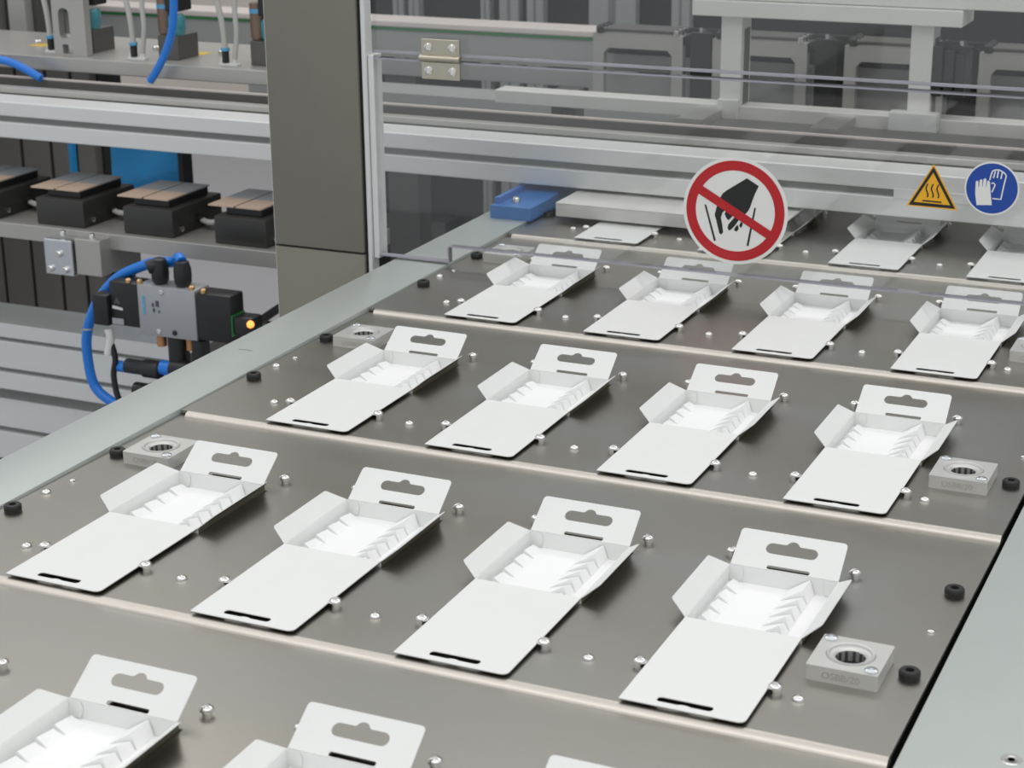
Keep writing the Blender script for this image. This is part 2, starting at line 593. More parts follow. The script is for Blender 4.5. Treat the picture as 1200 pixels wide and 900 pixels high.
def holder_strip(parent, xl, xp, xr, zpk, n, y0, y1, solid_back):
    """a folded ridge; sawtooth segments rise towards the viewer, last piece at the back stays whole"""
    t = MB()
    zb = -DEP + 0.0003

    def seg(ya, yb, ha, hb):
        a = [(xl, ya, zb), (xp, ya, zb + (zpk - zb) * ha), (xr, ya, zb)]
        b = [(xl, yb, zb), (xp, yb, zb + (zpk - zb) * hb), (xr, yb, zb)]
        t.mesh(a + b, [(0, 1, 4, 3), (1, 2, 5, 4), (2, 0, 3, 5), (0, 2, 1), (3, 4, 5)])
    ys = y1 - solid_back
    step = (ys - y0) / n
    if solid_back > 0:
        seg(ys, y1, 1.0, 1.0)
    for k in range(n):
        seg(y0 + k * step, y0 + (k + 1) * step - 0.0012, 0.90, 0.56)
    return t.build('holder_strip', M['card_raw'], parent)


def make_carton():
    root = thing('carton', 'x', 'carton')
    # lid panel, flat on the plate with its hanging slot
    slot = rrect(0.0185, 0.0485, 0.0046, 0.0098, 0.0022)
    slot = slot + []
    outer = [(0, 0.0005), (0.0005, 0)] + [(W - 0.004 + 0.004 * math.sin(R(a)), 0.004 - 0.004 * math.cos(R(a))) for a in range(0, 91, 15)] + [(W, L0), (0, L0)]
    MB().sheet(outer, [slot], TH, Matrix.Translation((0, 0, 0.0004))).build('lid_panel', M['card'], root)
    MB().sheet([(0.0290, 0.0042), (0.0380, 0.0042), (0.0362, 0.0053), (0.0350, 0.0058), (0.0320, 0.0058), (0.0308, 0.0053)], [], TH,
               Matrix.Translation((0, 0, 0.0002))).build('slot_tongue', M['card'], root)
    MB().sheet(outer, [rrect(0.0180, 0.0490, 0.0041, 0.0103, 0.0022)], 0.0003, Matrix.Translation((0, 0, 0.0004 - TH - 0.00005))).build('dark_outside', M['print'], root)
    MB().box(W + 0.00005, W + 0.0004, L0 + 0.0005, L1, -DEP, -0.0002).build('dark_outside', M['print'], root)
    MB().box(TH, W - TH, L0 + TH, L1 - TH, -DEP, -DEP + 0.0003).build('tray_insert', M['card_raw'], root)
    # sunken tray
    t = MB()
    t.box(0, W, L0, L1, -DEP - TH, -DEP)
    t.box(0, TH, L0, L1, -DEP, 0.0002)
    t.box(W - TH, W, L0, L1, -DEP, 0.0002)
    t.box(TH, W - TH, L0, L0 + TH, -DEP, 0)
    t.box(TH, W - TH, L1 - TH, L1, -DEP, 0.0002)
    tray = t.build('tray', M['card'], root)
    # curved tuck tabs lying against the back wall
    for sx in (0, 1):
        pts = [(0, 0), (0.0075, 0), (0.0088, -0.003), (0.0085, -0.0065), (0.0068, -0.0098), (0, -0.0098)]
        if sx:
            pts = [(W - 2 * TH - x, z) for x, z in pts][::-1]
        mtx = Matrix.Translation((TH, L1 - TH - 0.0006, 0)) @ Matrix.Rotation(R(90), 4, 'X')
        MB().sheet(pts, [], 0.0003, mtx).build('corner_tuck', M['card'], tray)
    # side flaps, opened outwards
    for s in (-1, 1):
        xh = 0 if s < 0 else W
        pts = [(0, L0 + 0.0002), (0.0118, L0 + 0.0035), (0.0128, L0 + 0.0048), (0.0128, L1 - 0.0120), (0.0118, L1 - 0.0105), (0.0, L1 - 0.0004)]
        ang = R(42 if s < 0 else 40)
        verts = []
        for d, y in pts:
            verts.append((xh + s * d * math.cos(ang), y, 0.0003 + d * math.sin(ang)))
        nrm = Vector((-s * math.sin(ang), 0, math.cos(ang))) * -TH
        n = len(verts)
        v2 = verts + [tuple(Vector(v) + nrm) for v in verts]
        faces = [tuple(range(n)), tuple(range(n, 2 * n))] + [(i, (i + 1) % n, n + (i + 1) % n, n + i) for i in range(n)]
        fl = MB().mesh(v2, faces).build('side_flap', M['card'], root)
        nn = nrm.normalized()
        v3 = [tuple(Vector(v) + nn * (TH + 0.00005)) for v in verts] + [tuple(Vector(v) + nn * (TH + 0.0002)) for v in verts]
        MB().mesh(v3, faces).build('dark_outside', M['print'], fl)
    # hanging tab leaning back, with its euro slot
    Lt = 0.0262
    x0, x1 = 0.0006, W - 0.0006
    out = [(x0, 0.0), (x1, 0.0), (x1 - 0.0004, Lt - 0.003)]
    out += [(x1 - 0.0004 - 0.0025 + 0.0025 * math.cos(R(a)), Lt - 0.0025 + 0.0025 * math.sin(R(a))) for a in range(15, 91, 15)]
    out += [(x0 + 0.0004 + 0.0025 + 0.0025 * math.cos(R(a)), Lt - 0.0025 + 0.0025 * math.sin(R(a))) for a in range(90, 181, 15)]
    cx, cy = W / 2 + 0.001, 0.0150
    hw, hr = 0.0158, 0.0037
    eu = [(cx + hw - hr + hr * math.cos(R(a)), cy + hr * math.sin(R(a))) for a in range(-90, 91, 18)]
    eu += [(cx + 0.0044, cy + hr)] + [(cx + 0.0034 * math.cos(R(a)), cy + hr + 0.0004 + 0.0024 * math.sin(R(a))) for a in range(10, 171, 20)] + [(cx - 0.0044, cy + hr)]
    eu += [(cx - hw + hr + hr * math.cos(R(a)), cy + hr * math.sin(R(a))) for a in range(90, 271, 18)]
    sl = rrect(0.0225, 0.0485, 0.0006, 0.0032, 0.0011)
    mtx = Matrix.Translation((0, L1 + 0.0002, 0.0003)) @ Matrix.Rotation(R(35), 4, 'X')
    MB().sheet(out, [eu, sl], TH, mtx).build('hanging_tab', M['card'], root)
    # folded holder strips inside the tray
    holder_strip(root, 0.0360, 0.0500, 0.0530, -0.0010, 5, L0 + 0.002, L1 - 0.0012, 0.0150)
    holder_strip(root, 0.0110, 0.0042, 0.0012, -0.0048, 5, L0 + 0.002, L1 - 0.003, 0.0)
    # score lines do not need geometry
    return root


proto = make_carton()
ORD = ['leftmost', 'second from the left', 'third from the left', 'rightmost']
rowlab = {-1: 'in the row cut off at the bottom', 0: 'in the first complete row',
          1: 'in the second complete row', 2: 'in the third complete row, before the clear guard', 3: 'in the row behind the clear guard'}
for r, cols in ((-1, (1, 2, 3)), (0, range(4)), (1, range(4)), (2, range(4)), (3, range(4))):
    for c in cols:
        o = clone(proto, None, (c * PITCH, r * ROWP, 0.0 if r < 0 else 0))
        od = ORD[c]
        if r == -1:
            od = {1: 'leftmost', 2: 'middle one', 3: 'rightmost, only its tab showing,'}[c]
        o['label'] = 'white open carton, ' + od + ' ' + rowlab[r]
        o['category'] = 'carton'
        o['group'] = 'cartons on the carrier plates'
for ch in list(proto.children_recursive):
    bpy.data.objects.remove(ch)
bpy.data.objects.remove(proto)

# ------------------------------------------------------------------ guard post and clear panes
PY = 0.735
t = thing('guard_post', 'tall bronze grey metal post left of the clear guard', 'post', (-0.21, PY, -0.95))
MB().box(-0.0495, 0.0500, 0, 0.012, 0.953, 1.75, 0.0012).build('upper_cover', M['post'], t, smooth=30)
MB().box(-0.0495, 0.0505, 0, 0.012, 0, 0.9512, 0.0012).build('lower_cover', M['post'], t, smooth=30)
MB().box(-0.0515, 0.052, 0.004, 0.016, 0.0, 1.75).build('seal_strip', M['seal'], t)
MB().cyl((-0.0335, 0.0005, 0.9715), 0.0052, 0.0012, 'Y').build('plug', M['seal'], t, smooth=40)
MB().box(-0.0545, -0.0518, 0.008, 0.016, 0.0, 1.75).build('edge_trim', M['profile'], t)

t = thing('guard_frame_strip', 'slim aluminium strip between the post and the clear guard', 'strip', (-0.157, 0.738, -0.06))
MB().box(0.0, 0.0045, 0, 0.014, 0.0, 0.85, 0.0008).build('inner_strip', M['profile'], t)
MB().box(0.0050, 0.0110, 0.003, 0.020, 0.058, 0.254, 0.0008).build('outer_strip', M['profile'], t)

GY0, GY1 = 0.741, 0.749


def pane(name, outline, label):
    t = thing(name, label, 'guard', (0, GY0, 0))
    # front and back skins and the polished edge
    mtx = Matrix.Translation((0, 0, 0)) @ Matrix.Rotation(R(90), 4, 'X')
    MB().sheet(outline, [], GY1 - GY0, mtx).build('clear_sheet', M['acrylic'], t)
    n = len(outline)
    e = MB()
    verts, faces = [], []
    for (x, z) in outline:
        verts += [(x, 0.0002, z), (x, GY1 - GY0 - 0.0002, z)]
    return t, e


lower = [(-0.1455, 0.0008), (-0.0714, 0.0008), (-0.0714, 0.0150), (-0.069, 0.0175), (0.95, 0.0215), (0.95, 0.1925), (-0.1455, 0.1925)]
tl, _ = pane('hinged_guard_screen', lower, 'clear acrylic guard flap carrying the safety signs')
# polished edges are thicker to look through
MB().box(-0.1455, -0.0714, 0.0003, 0.0077, 0.0008, 0.0022).build('polished_edge', M['pane_edge'], tl)
MB().box(-0.0728, -0.0714, 0.0003, 0.0077, 0.0022, 0.0165).build('polished_edge', M['pane_edge'], tl)
MB().mesh([(-0.0714, 0.0003, 0.0160), (0.95, 0.0003, 0.0200), (0.95, 0.0077, 0.0200), (-0.0714, 0.0077, 0.0160),
           (-0.0714, 0.0003, 0.0172), (0.95, 0.0003, 0.0212), (0.95, 0.0077, 0.0212), (-0.0714, 0.0077, 0.0172)],
          [(0, 1, 2, 3), (4, 5, 6, 7), (0, 1, 5, 4), (1, 2, 6, 5), (2, 3, 7, 6), (3, 0, 4, 7)]).build('polished_edge', M['pane_edge'], tl)
MB().box(-0.1455, 0.95, 0.0003, 0.0077, 0.1905, 0.1920).build('polished_edge', M['pane_edge'], tl)
upper = [(-0.1455, 0.1965), (0.95, 0.1965), (0.95, 0.75), (-0.1455, 0.75)]
tu, _ = pane('fixed_guard_screen', upper, 'fixed clear acrylic pane above the hinged guard flap')
MB().box(-0.1455, 0.95, 0.0003, 0.0077, 0.1967, 0.1985).build('polished_edge', M['pane_edge'], tu)

# hinge
h = thing('hinge', 'nickel butt hinge joining the two clear panes near the post', 'hinge', (-0.0745, 0.741, 0.1945))
for s in (1, -1):
    z0, z1 = (0.0030, 0.0180) if s > 0 else (-0.0190, -0.0030)
    leaf = MB().box(-0.0195, 0.0195, -0.0026, 0, z0, z1, 0.0005).build('leaf', M['nickel'], h)
    for x in (-0.0120, 0.0125):
        MB().lathe([(0.0042, 0), (0.0040, 0.0012), (0.0024, 0.0020), (0.0020, 0.0011), (0, 0.0011)], 18,
                   (x, -0.0026, (z0 + z1) / 2), Vector((0, -1, 0))).build('hinge_screw', M['chrome'], leaf, smooth=40)
MB().cyl((-0.0205, -0.0030, 0.0005), 0.0032, 0.041, 'X').build('knuckle', M['nickel'], h, smooth=40)


# ------------------------------------------------------------------ safety signs
def signplane(x, z, y=GY0):
    """local xy -> world xz, facing the operator (-Y)"""
    return Matrix.Translation((x, y, z)) @ Matrix.Rotation(R(90), 4, 'X')


def mmsheet(pts, holes, dz, th, name, m, parent):
    f = lambda l: [(a / 1000, b / 1000) for a, b in l]
    return MB().sheet(f(pts), [f(q) for q in holes], th, Matrix.Rotation(R(90), 4, 'X') @ Matrix.Translation((0, 0, dz))).build(name, m, parent)


t = thing('prohibition_sign', 'round red and white no reaching in sign on the clear guard', 'sign', (0.2111, GY0 - 0.0001, 0.0766))
mmsheet(circle(0, 0, 48.0, 72), [], 0.0006, 0.0005, 'sign_disc', M['s_white'], t)
mmsheet(circle(0, 0, 45.0, 72), [circle(0, 0, 36.3, 72)], 0.0008, 0.0002, 'red_ring', M['s_red'], t)
hand = MB()
parts = {
    'hand_symbol': [(10.0, 30.3), (20.9, 24.2), (17.7, 17.0), (15.6, 10.9), (13.8, 4.9), (11.8, 0.9), (9.7, -1.5), (3.8, -7.5), (-1.5, -3.3), (-9.1, 0.3), (-16.6, 3.9), (-15.6, 8.0), (-13.3, 11.9), (-11.7, 15.0), (-7.8, 18.3)],
    'thumb_symbol': [(-16.6, 3.9), (-18.6, -4.8), (-16.9, -9.8), (-13.9, -21.2), (-12.0, -22.1), (-10.4, -20.0), (-11.3, -13.6), (-12.8, -6.9), (-11.6, -2.5), (-9.1, 0.3)],
    'finger_symbol': [(-8.2, -0.1), (-9.4, -3.2), (-8.0, -6.5), (-5.8, -8.7), (-2.4, -5.1), (-1.5, -3.3)],
    'finger_symbol ': [(-0.2, -5.3), (-5.7, -12.3), (-6.4, -15.8), (-4.9, -18.0), (-2.9, -16.7), (0.9, -12.1), (3.8, -7.5)],
    'finger_symbol  ': [(2.6, -11.9), (0.1, -15.2), (-0.3, -17.1), (1.9, -18.3), (3.8, -15.7), (3.4, -13.3)],
    'finger_symbol   ': [(5.6, -9.1), (4.2, -12.6), (5.8, -14.5), (7.2, -12.4), (7.4, -10.2)],
    'gap_line': [(-28.3, 3.5), (-26.7, 3.7), (-16.9, -28.1), (-18.6, -28.8)],
    'gap_line ': [(17.5, 4.6), (19.0, 4.5), (13.4, -30.0), (11.5, -30.2)],
}
for k, pts in parts.items():
    mmsheet(pts, [], 0.0008, 0.0002, k.strip(), M['s_black'], t)
mmsheet([(-30.2, 20.2), (-34.4, 13.4), (29.3, -21.6), (33.4, -15.0)], [], 0.0011, 0.0003, 'red_slash', M['s_red'], t)

t = thing('hot_surface_sign', 'yellow triangular hot surface warning sign on the clear guard', 'sign', (0.3831, GY0 - 0.0001, 0.1082))
mmsheet([(-0.6, 23.8), (-21.6, -13.2), (21.4, -13.8)], [], 0.0006, 0.0005, 'sign_triangle', M['s_yellow'], t)
mmsheet([(-0.6, 21.6), (-19.6, -12.2), (19.4, -12.6)], [[(-0.6, 16.6), (-15.6, -9.6), (15.2, -10.0)]], 0.0008, 0.0002, 'black_border', M['s_black'], t)
for x0 in (-4.9, -0.4, 4.2):
    path = []
    for k in range(13):
        u = k / 12
        path.append((x0 + 0.9 * math.sin(u * 2 * math.pi + 2.6), 6.9 - 11.6 * u))
    mmsheet([(x - 0.6, z) for x, z in path] + [(x + 0.6, z) for x, z in path[::-1]], [], 0.0008, 0.0002, 'heat_wave', M['s_black'], t)
mmsheet([(-8.2, -7.2), (7.7, -7.5), (7.7, -8.7), (-8.2, -8.4)], [], 0.0008, 0.0002, 'surface_line', M['s_black'], t)

t = thing('gloves_sign', 'round blue wear gloves sign at the right of the clear guard', 'sign', (0.4314, GY0 - 0.0001, 0.1153))
mmsheet(circle(0, 0, 22.4, 60), [], 0.0006, 0.0005, 'sign_disc', M['s_white'], t)
mmsheet(circle(0, 0, 21.0, 60), [], 0.0008, 0.0002, 'blue_field', M['s_blue'], t)
mmsheet([(-11.4, -14.8), (-13.2, -5), (-13.4, 4.9), (-12.4, 5.8), (-11.4, 5.4), (-10.9, 0.5), (-10.5, 0.5), (-10.3, 6.2), (-9.2, 7.2), (-8.1, 6.6), (-7.9, 1), (-7.5, 1),
         (-7.2, 7.4), (-6.0, 8.4), (-4.9, 7.5), (-4.8, 1.2), (-4.4, 1.2), (-4.1, 5.9), (-3.0, 6.8), (-1.9, 5.6), (-0.6, -4), (1.0, -13.8)], [], 0.0011, 0.0003, 'white_glove', M['s_white'], t)


def stroke(pts, w):
    a, b = [], []
    for i, p in enumerate(pts):
        q0, q1 = pts[max(0, i - 1)], pts[min(len(pts) - 1, i + 1)]
        dx, dz = q1[0] - q0[0], q1[1] - q0[1]
        l = math.hypot(dx, dz) or 1
        a.append((p[0] - dz / l * w, p[1] + dx / l * w))
        b.append((p[0] + dz / l * w, p[1] - dx / l * w))
    return a + b[::-1]


for pts in ([(-2.2, 7.0), (-1.3, 11.5), (-0.4, 14.6), (1.2, 15.6), (3.5, 16.0), (5.6, 15.8), (7.6, 14.8), (9.6, 13.6), (11.0, 11.6), (9.6, 3.4), (8.0, -8.4), (1.2, -8.2)],
            [(-0.6, 4.4), (1.2, 4.9), (2.5, 3.2), (1.2, -0.6), (0.2, -3.0)],
            [(0.8, 9.0), (1.9, 14.8)], [(3.8, 9.2), (4.4, 15.2)], [(6.8, 8.8), (7.6, 14.2)]):
    mmsheet(stroke(pts, 0.55), [], 0.0011, 0.0003, 'glove_outline', M['s_white'], t)


# ------------------------------------------------------------------ slotted profile beams
def profile_beam(name, label, x0, x1, y0, y1, z0, z1, grooves, gd=0.006):
    t = thing(name, label, 'beam', (x0, y0, z0))
    lv = [z0]
    for a, b in grooves:
        lv += [a, b]
    lv += [z1]
    m = MB()
    lx = x1 - x0
    for i in range(0, len(lv), 2):
        m.box(0, lx, 0, y1 - y0, lv[i] - z0, lv[i + 1] - z0, 0.0012)
    m.build('flange', M['profile'], t)
    g = MB()
    for a, b in grooves:
        g.box(0.0005, lx - 0.0005, gd, y1 - y0 - gd, a - z0 - 0.0015, b - z0 + 0.0015)
    g.build('groove_core', M['groove'], t)
    return t


profile_beam('cross_beam', 'grey slotted aluminium beam crossing the machine above the cartons', -2.2, 1.1, 1.0, 1.046, 0.0215, 0.0660, [(0.0410, 0.0485)])
t = thing('groove_cover', 'short grey cover strip clipped in the cross beam slot behind the triangular sign', 'strip', (0.292, 0.9985, 0.041))
MB().box(0, 0.8, 0.0003, 0.005, -0.0010, 0.0090, 0.0004).build('strip', M['profile'], t)
t = thing('guide_rail', 'thin steel guide rail lying on top of the cross beam', 'rail', (-2.2, 1.05, 0.066))
MB().box(0, 3.3, 0.0, 0.016, 0.0, 0.0075, 0.001).build('rail_bar', M['steel'], t)
MB().box(0, 3.3, 0.016, 0.046, -0.008, 0.0).build('rail_base', M['steel'], t)
t = thing('guide_rail', 'second bronze tinted guide rail behind the cross beam', 'rail', (-2.2, 1.098, 0.066))
MB().box(0, 3.3, 0.0, 0.012, -0.008, 0.0105, 0.001).build('rail_bar', M['steel_dk'], t)
MB().box(0, 3.3, 0.001, 0.005, 0.0105, 0.0125).build('rail_cap', M['belt'], t)
profile_beam('lower_frame_beam', 'wide grey slotted aluminium beam at the left below the rail', -2.2, -0.20, 1.05, 1.13, -0.330, -0.238, [(-0.306, -0.300), (-0.2625, -0.2575)])
profile_beam('lower_frame_beam', 'lowest grey slotted beam at the left picture edge', -2.2, -0.20, 1.07, 1.15, -0.440, -0.352, [(-0.400, -0.393)])
# floor legs carrying the beams
for i, (x, y) in enumerate(((-1.95, 1.08), (-0.30, 1.08))):
    o = profile_beam('frame_leg', ['upright frame leg at the far left end of the lower beams', 'upright frame leg hidden behind the guard post'][i], x, x + 0.045, y, y + 0.045, -0.95, -0.44, [])
    o['category'] = 'leg'

# ------------------------------------------------------------------ nest carrier at the left
t = thing('nest_bar', 'dark grey bar carrying the row of black nests at the left', 'bar', (-2.0, 0.955, -0.0725))
MB().box(0, 1.67, 0, 0.15, -0.019, 0, 0.001).build('bar_body', M['steel'], t)
cl = MB().box(1.296, 1.336, -0.024, -0.001, -0.050, -0.007, 0.0012).build('clamp_plate', M['zinc'], t)
for x, z in ((1.304, -0.043), (1.326, -0.043), (1.318, -0.024)):
    MB().lathe([(0.0042, 0), (0.0042, 0.003), (0.0032, 0.004), (0, 0.004)], 14, (x, -0.024, z), Vector((0, -1, 0))).build('clamp_screw', M['chrome'], cl, smooth=40)
c2 = MB().box(1.338, 1.374, -0.020, 0.06, -0.048, -0.004, 0.0012).build('clamp_block', M['steel'], t)
for x in (1.315, 1.357):
    MB().lathe([(0.0036, 0), (0.0036, 0.004), (0.0026, 0.006), (0, 0.006)], 14, (x, -0.010, -0.005)).build('clamp_screw', M['chrome'], c2, smooth=40)

nord = ['black nest cut off by the left picture edge', 'second black nest from the left picture edge', 'black nest in front of the blue sheet', 'black nest right beside the guard post']
for i in range(4):
    x = -0.865 + 0.1268 * i
    t = thing('product_nest', nord[i] + ', beige and grey top', 'nest', (x, 0.965, -0.0725), 'black nests on the bar')
    MB().box(0, 0.070, 0, 0.105, 0, 0.0330, 0.002).build('nest_body', M['nest'], t, smooth=30)
    MB().box(0.010, 0.058, 0.012, 0.095, 0.0330, 0.0415, 0.001).build('nest_core', M['black'], t)
    for (a, b) in ((-0.013, 0.0215), (0.0240, 0.0580)):
        MB().box(a, b, 0.010, 0.050, 0.0415, 0.0432).build('cover_plate', M['beige'], t)  # beige front, grey rear: reflected light on the plate put into colour
        MB().box(a, b, 0.050, 0.098, 0.0415, 0.0432).build('cover_plate', M['greyblue'], t)
    MB().box(0.0215, 0.0240, 0.010, 0.098, 0.0415, 0.0426).build('cover_slot', M['black'], t)
    MB().lathe([(0.0032, 0), (0.0032, 0.002), (0, 0.003)], 12, (0.0705, 0.016, 0.008), 'X').build('nest_screw', M['chrome'], t, smooth=40)
    MB().tube([(0.071, 0.055, 0.012), (0.088, 0.050, 0.010), (0.105, 0.055, 0.013), (0.126, 0.058, 0.014)], 0.0035).build('nest_hose', M['tube'], t, smooth=60)
    MB().cyl((0.070, 0.055, 0.012), 0.005, 0.008, 'X').build('hose_collar', M['black'], t, smooth=40)

# ------------------------------------------------------------------ solenoid valve with blue hose
V = (-0.4768, 0.85, -0.153)
t = thing('solenoid_valve', 'grey and black solenoid valve with orange lamp beside the rail', 'valve', V)
vb = MB().box(-0.038, 0.0381, 0, 0.030, 0, 0.058, 0.0012).build('valve_body', M['valve'], t, smooth=30)
MB().box(-0.0315, -0.0285, -0.0003, 0, 0.024, 0.045).build('maker_print', M['print_blue'], vb)
for x, z, s in ((-0.012, 0.038, 0.0022), (-0.018, 0.036, 0.0014), (-0.017, 0.030, 0.0014), (-0.010, 0.029, 0.0010)):
    MB().box(x - s, x + s, -0.0003, 0, z - 1.6 * s, z + 1.6 * s).build('type_print', M['print_dark'], vb)
for x, z, m in ((-0.0055, 0.052, 'zinc'), (-0.012, 0.006, 'zinc'), (0.009, 0.0065, 'black')):
    MB().lathe([(0.0030, 0), (0.0030, 0.0012), (0.0018, 0.0018), (0, 0.0012)], 14, (x, 0, z), Vector((0, -1, 0))).build('body_screw', M[m], vb, smooth=40)
MB().box(-0.077, -0.0382, 0.001, 0.029, 0.006, 0.0575, 0.002).build('solenoid_coil', M['black'], t, smooth=30)
MB().box(0.0383, 0.083, 0.001, 0.029, 0.0015, 0.0560, 0.002).build('solenoid_coil', M['black'], t, smooth=30)
wl = MB().sheet([(-0.0745, 0.026), (-0.0600, 0.0245), (-0.0600, 0.0275), (-0.0735, 0.0295)], [], 0.0003, Matrix.Rotation(R(90), 4, 'X') @ Matrix.Translation((0, 0, -0.0008))).build('warning_print', M['white'], t)
MB().sheet([(-0.0715, 0.0325), (-0.0625, 0.0315), (-0.0670, 0.0395)], [], 0.0003, Matrix.Rotation(R(90), 4, 'X') @ Matrix.Translation((0, 0, -0.0008))).build('warning_print', M['print_dark'], t)
MB().box(-0.0745, -0.0590, -0.0006, 0.0006, 0.008, 0.0150).build('warning_print', M['valve'], t)
MB().box(-0.0985, -0.0775, -0.004, 0.018, 0.005, 0.0410, 0.002).build('plug', M['black'], t, smooth=30)
MB().box(-0.0790, -0.0775, 0.002, 0.028, 0.022, 0.038).build('plug_gasket', M['green'], t)
pl = MB().box(0.0835, 0.1080, 0.003, 0.027, 0.0120, 0.0330, 0.003).build('plug', M['black'], t, smooth=30)
MB().lathe([(0.0042, 0), (0.0040, 0.002), (0.0022, 0.0038), (0, 0.0042)], 16, (0.1065, 0.0035, 0.0270), Vector((0.25, -1, 0.1)).normalized()).build('signal_lamp', M['led'], pl, smooth=50)
MB().box(0.0822, 0.0840, 0.002, 0.028, 0.010, 0.034).build('plug_gasket', M['green'], t)
for x, z in ((-0.0515, 0.0575), (-0.0365, 0.0580), (0.0325, 0.0580), (0.0475, 0.0560)):
    MB().lathe([(0.0034, 0), (0.0034, 0.0035), (0.0018, 0.0052), (0, 0.0053)], 14, (x, 0.004, z)).build('brass_screw', M['brass'], t, smooth=40)
for x in (-0.0145, 0.0155):
    MB().lathe([(0.0070, 0.058), (0.0095, 0.062), (0.0100, 0.070), (0.0098, 0.078), (0.0075, 0.086), (0, 0.089)], 18, (x, 0.013, 0)).build('elbow_fitting', M['black'], t, smooth=50)
MB().tube([(-0.0145, 0.013, 0.078), (-0.0200, 0.008, 0.079), (-0.0250, 0.004, 0.077)], 0.0075).build('elbow_fitting', M['black'], t, smooth=60)
for x in (-0.0165, 0.0225):
    MB().cyl((x, 0.010, -0.014), 0.0055, 0.0145, seg=16).build('copper_fitting', M['copper'], t, smooth=40)
MB().cyl((0.003, 0.014, -0.060), 0.012, 0.060, seg=18).build('manifold', M['black'], t, smooth=40)
MB().box(-0.010, 0.015, 0.020, 0.200, -0.055, -0.035).build('mount_arm', M['steel_dk'], t)
MB().box(-0.010, 0.015, 0.190, 0.198, -0.10, -0.035).build('mount_arm', M['steel_dk'], t)
# hose and lower push-in fittings
H = lambda x, z, y=0.0: (x - V[0], y, z - V[2])
hose = MB().tube([(0.0155, 0.013, 0.086), H(-0.470, -0.0650, 0.020), H(-0.4832, -0.0733, 0.028), H(-0.504, -0.0758, 0.028), H(-0.5264, -0.0826, 0.028), H(-0.558, -0.0978, 0.028),
                  H(-0.5786, -0.1161, 0.028), H(-0.5948, -0.1362, 0.028), H(-0.6086, -0.1665, 0.028), H(-0.6126, -0.194, 0.028), H(-0.6068, -0.2331, 0.028), H(-0.5843, -0.2512, 0.028), H(-0.55, -0.262, 0.030)], 0.0060, sub=6)
hose.build('blue_hose', M['blue'], t, smooth=60)
MB().tube([H(-0.560, -0.157), H(-0.552, -0.185), H(-0.556, -0.21), H(-0.548, -0.24), H(-0.52, -0.262, 0.01)], 0.0035).build('black_cable', M['black'], t, smooth=60)
MB().tube([H(-0.5585, -0.152), H(-0.5565, -0.165), H(-0.5600, -0.182, -0.002)], 0.0048).build('cable_label', M['white'], t, smooth=60)
MB().lathe([(0.0066, 0), (0.0066, 0.002)], 14, H(-0.6084, -0.166, 0.028), cap=False).build('cable_tie', M['tube'], t)
MB().cyl(H(-0.556, -0.197, 0.005), 0.0065, 0.016, 'X').build('blue_hose', M['blue'], t, smooth=40)
MB().lathe([(0.0085, 0), (0.0085, 0.022), (0.0105, 0.025), (0.0105, 0.045), (0.0085, 0.047)], 18, H(-0.540, -0.195, 0.005), 'X').build('push_fitting', M['black'], t, smooth=40)
MB().cyl(H(-0.492, -0.191, 0.005), 0.0085, 0.014, 'X').build('release_ring', M['blue'], t, smooth=40)
MB().cyl(H(-0.478, -0.190, 0.005), 0.0100, 0.035, 'X').build('push_fitting', M['black'], t, smooth=40)
MB().lathe([(0.0085, 0), (0.0085, 0.018), (0.0105, 0.021), (0.0105, 0.036)], 18, H(-0.527, -0.220, 0.0), 'X').build('push_fitting', M['black'], t, smooth=40)
MB().cyl(H(-0.4895, -0.219, 0.0), 0.0085, 0.012, 'X').build('release_ring', M['blue'], t, smooth=40)
MB().cyl(H(-0.4775, -0.219, 0.0), 0.0100, 0.04, 'X').build('push_fitting', M['black'], t, smooth=40)
MB().cyl(H(-0.440, -0.219, 0.008), 0.010, 0.066, seg=18).build('manifold', M['black'], t, smooth=40)
t = thing('cable', 'black cable dropping from the nest bar behind the valve', 'cable', (-0.365, 0.99, -0.0935))
MB().tube([(0, 0, 0), (-0.006, 0, -0.014), (-0.022, -0.005, -0.036), (-0.040, -0.03, -0.05), (-0.05, -0.08, -0.062)], 0.005).build('cable_run', M['black'], t, smooth=60)
MB().box(-0.012, 0.016, -0.008, 0.008, -0.010, 0.0, 0.002).build('cable_gland', M['black'], t)

# ------------------------------------------------------------------ pneumatic deck top left
DX, DY, DZ = -2.2, 1.12, 0.0845
t = thing('pneumatic_deck', 'grey steel deck plate at the upper left', 'plate', (DX, DY, DZ))
MB().box(0, 1.76, 0, 0.18, 0, 0.018, 0.0012).build('deck_plate', M['steel'], t)
for x, y in ((-0.907, 1.188), (-0.668, 1.200)):
    MB().box(x - DX, x - DX + 0.026, y - DY, y - DY + 0.020, 0.018, 0.0184).build('yellow_sticker', M['yellow'], t)
for x, y in ((-0.90, 1.20), (-0.72, 1.21), (-0.66, 1.20), (-0.62, 1.21), (-0.84, 1.21)):
    MB().lathe([(0.005, 0), (0.005, 0.005), (0.003, 0.007), (0, 0.007)], 14, (x - DX, y - DY, 0.018)).build('deck_screw', M['chrome'], t, smooth=40)
for x in (-0.50, -1.2, -1.9):
    MB().box(x - DX - 0.015, x - DX + 0.015, 0.03, 0.15, -0.0265, 0).build('deck_foot', M['steel_dk'], t)
ZT = DZ + 0.018
t = thing('slotted_bracket', 'upright grey bracket with an oval slot on the deck plate', 'bracket', (-0.823, 1.135, ZT))
MB().sheet(rrect(0, 0.050, 0, 0.16, 0.001), [rrect(0.0095, 0.0260, 0.020, 0.0600, 0.0080, 6), rrect(0.0130, 0.0280, 0.002, 0.0140, 0.0008)], 0.012,
           Matrix.Rotation(R(90), 4, 'X') @ Matrix.Translation((0, 0, 0))).build('bracket_plate', M['steel'], t, smooth=30)


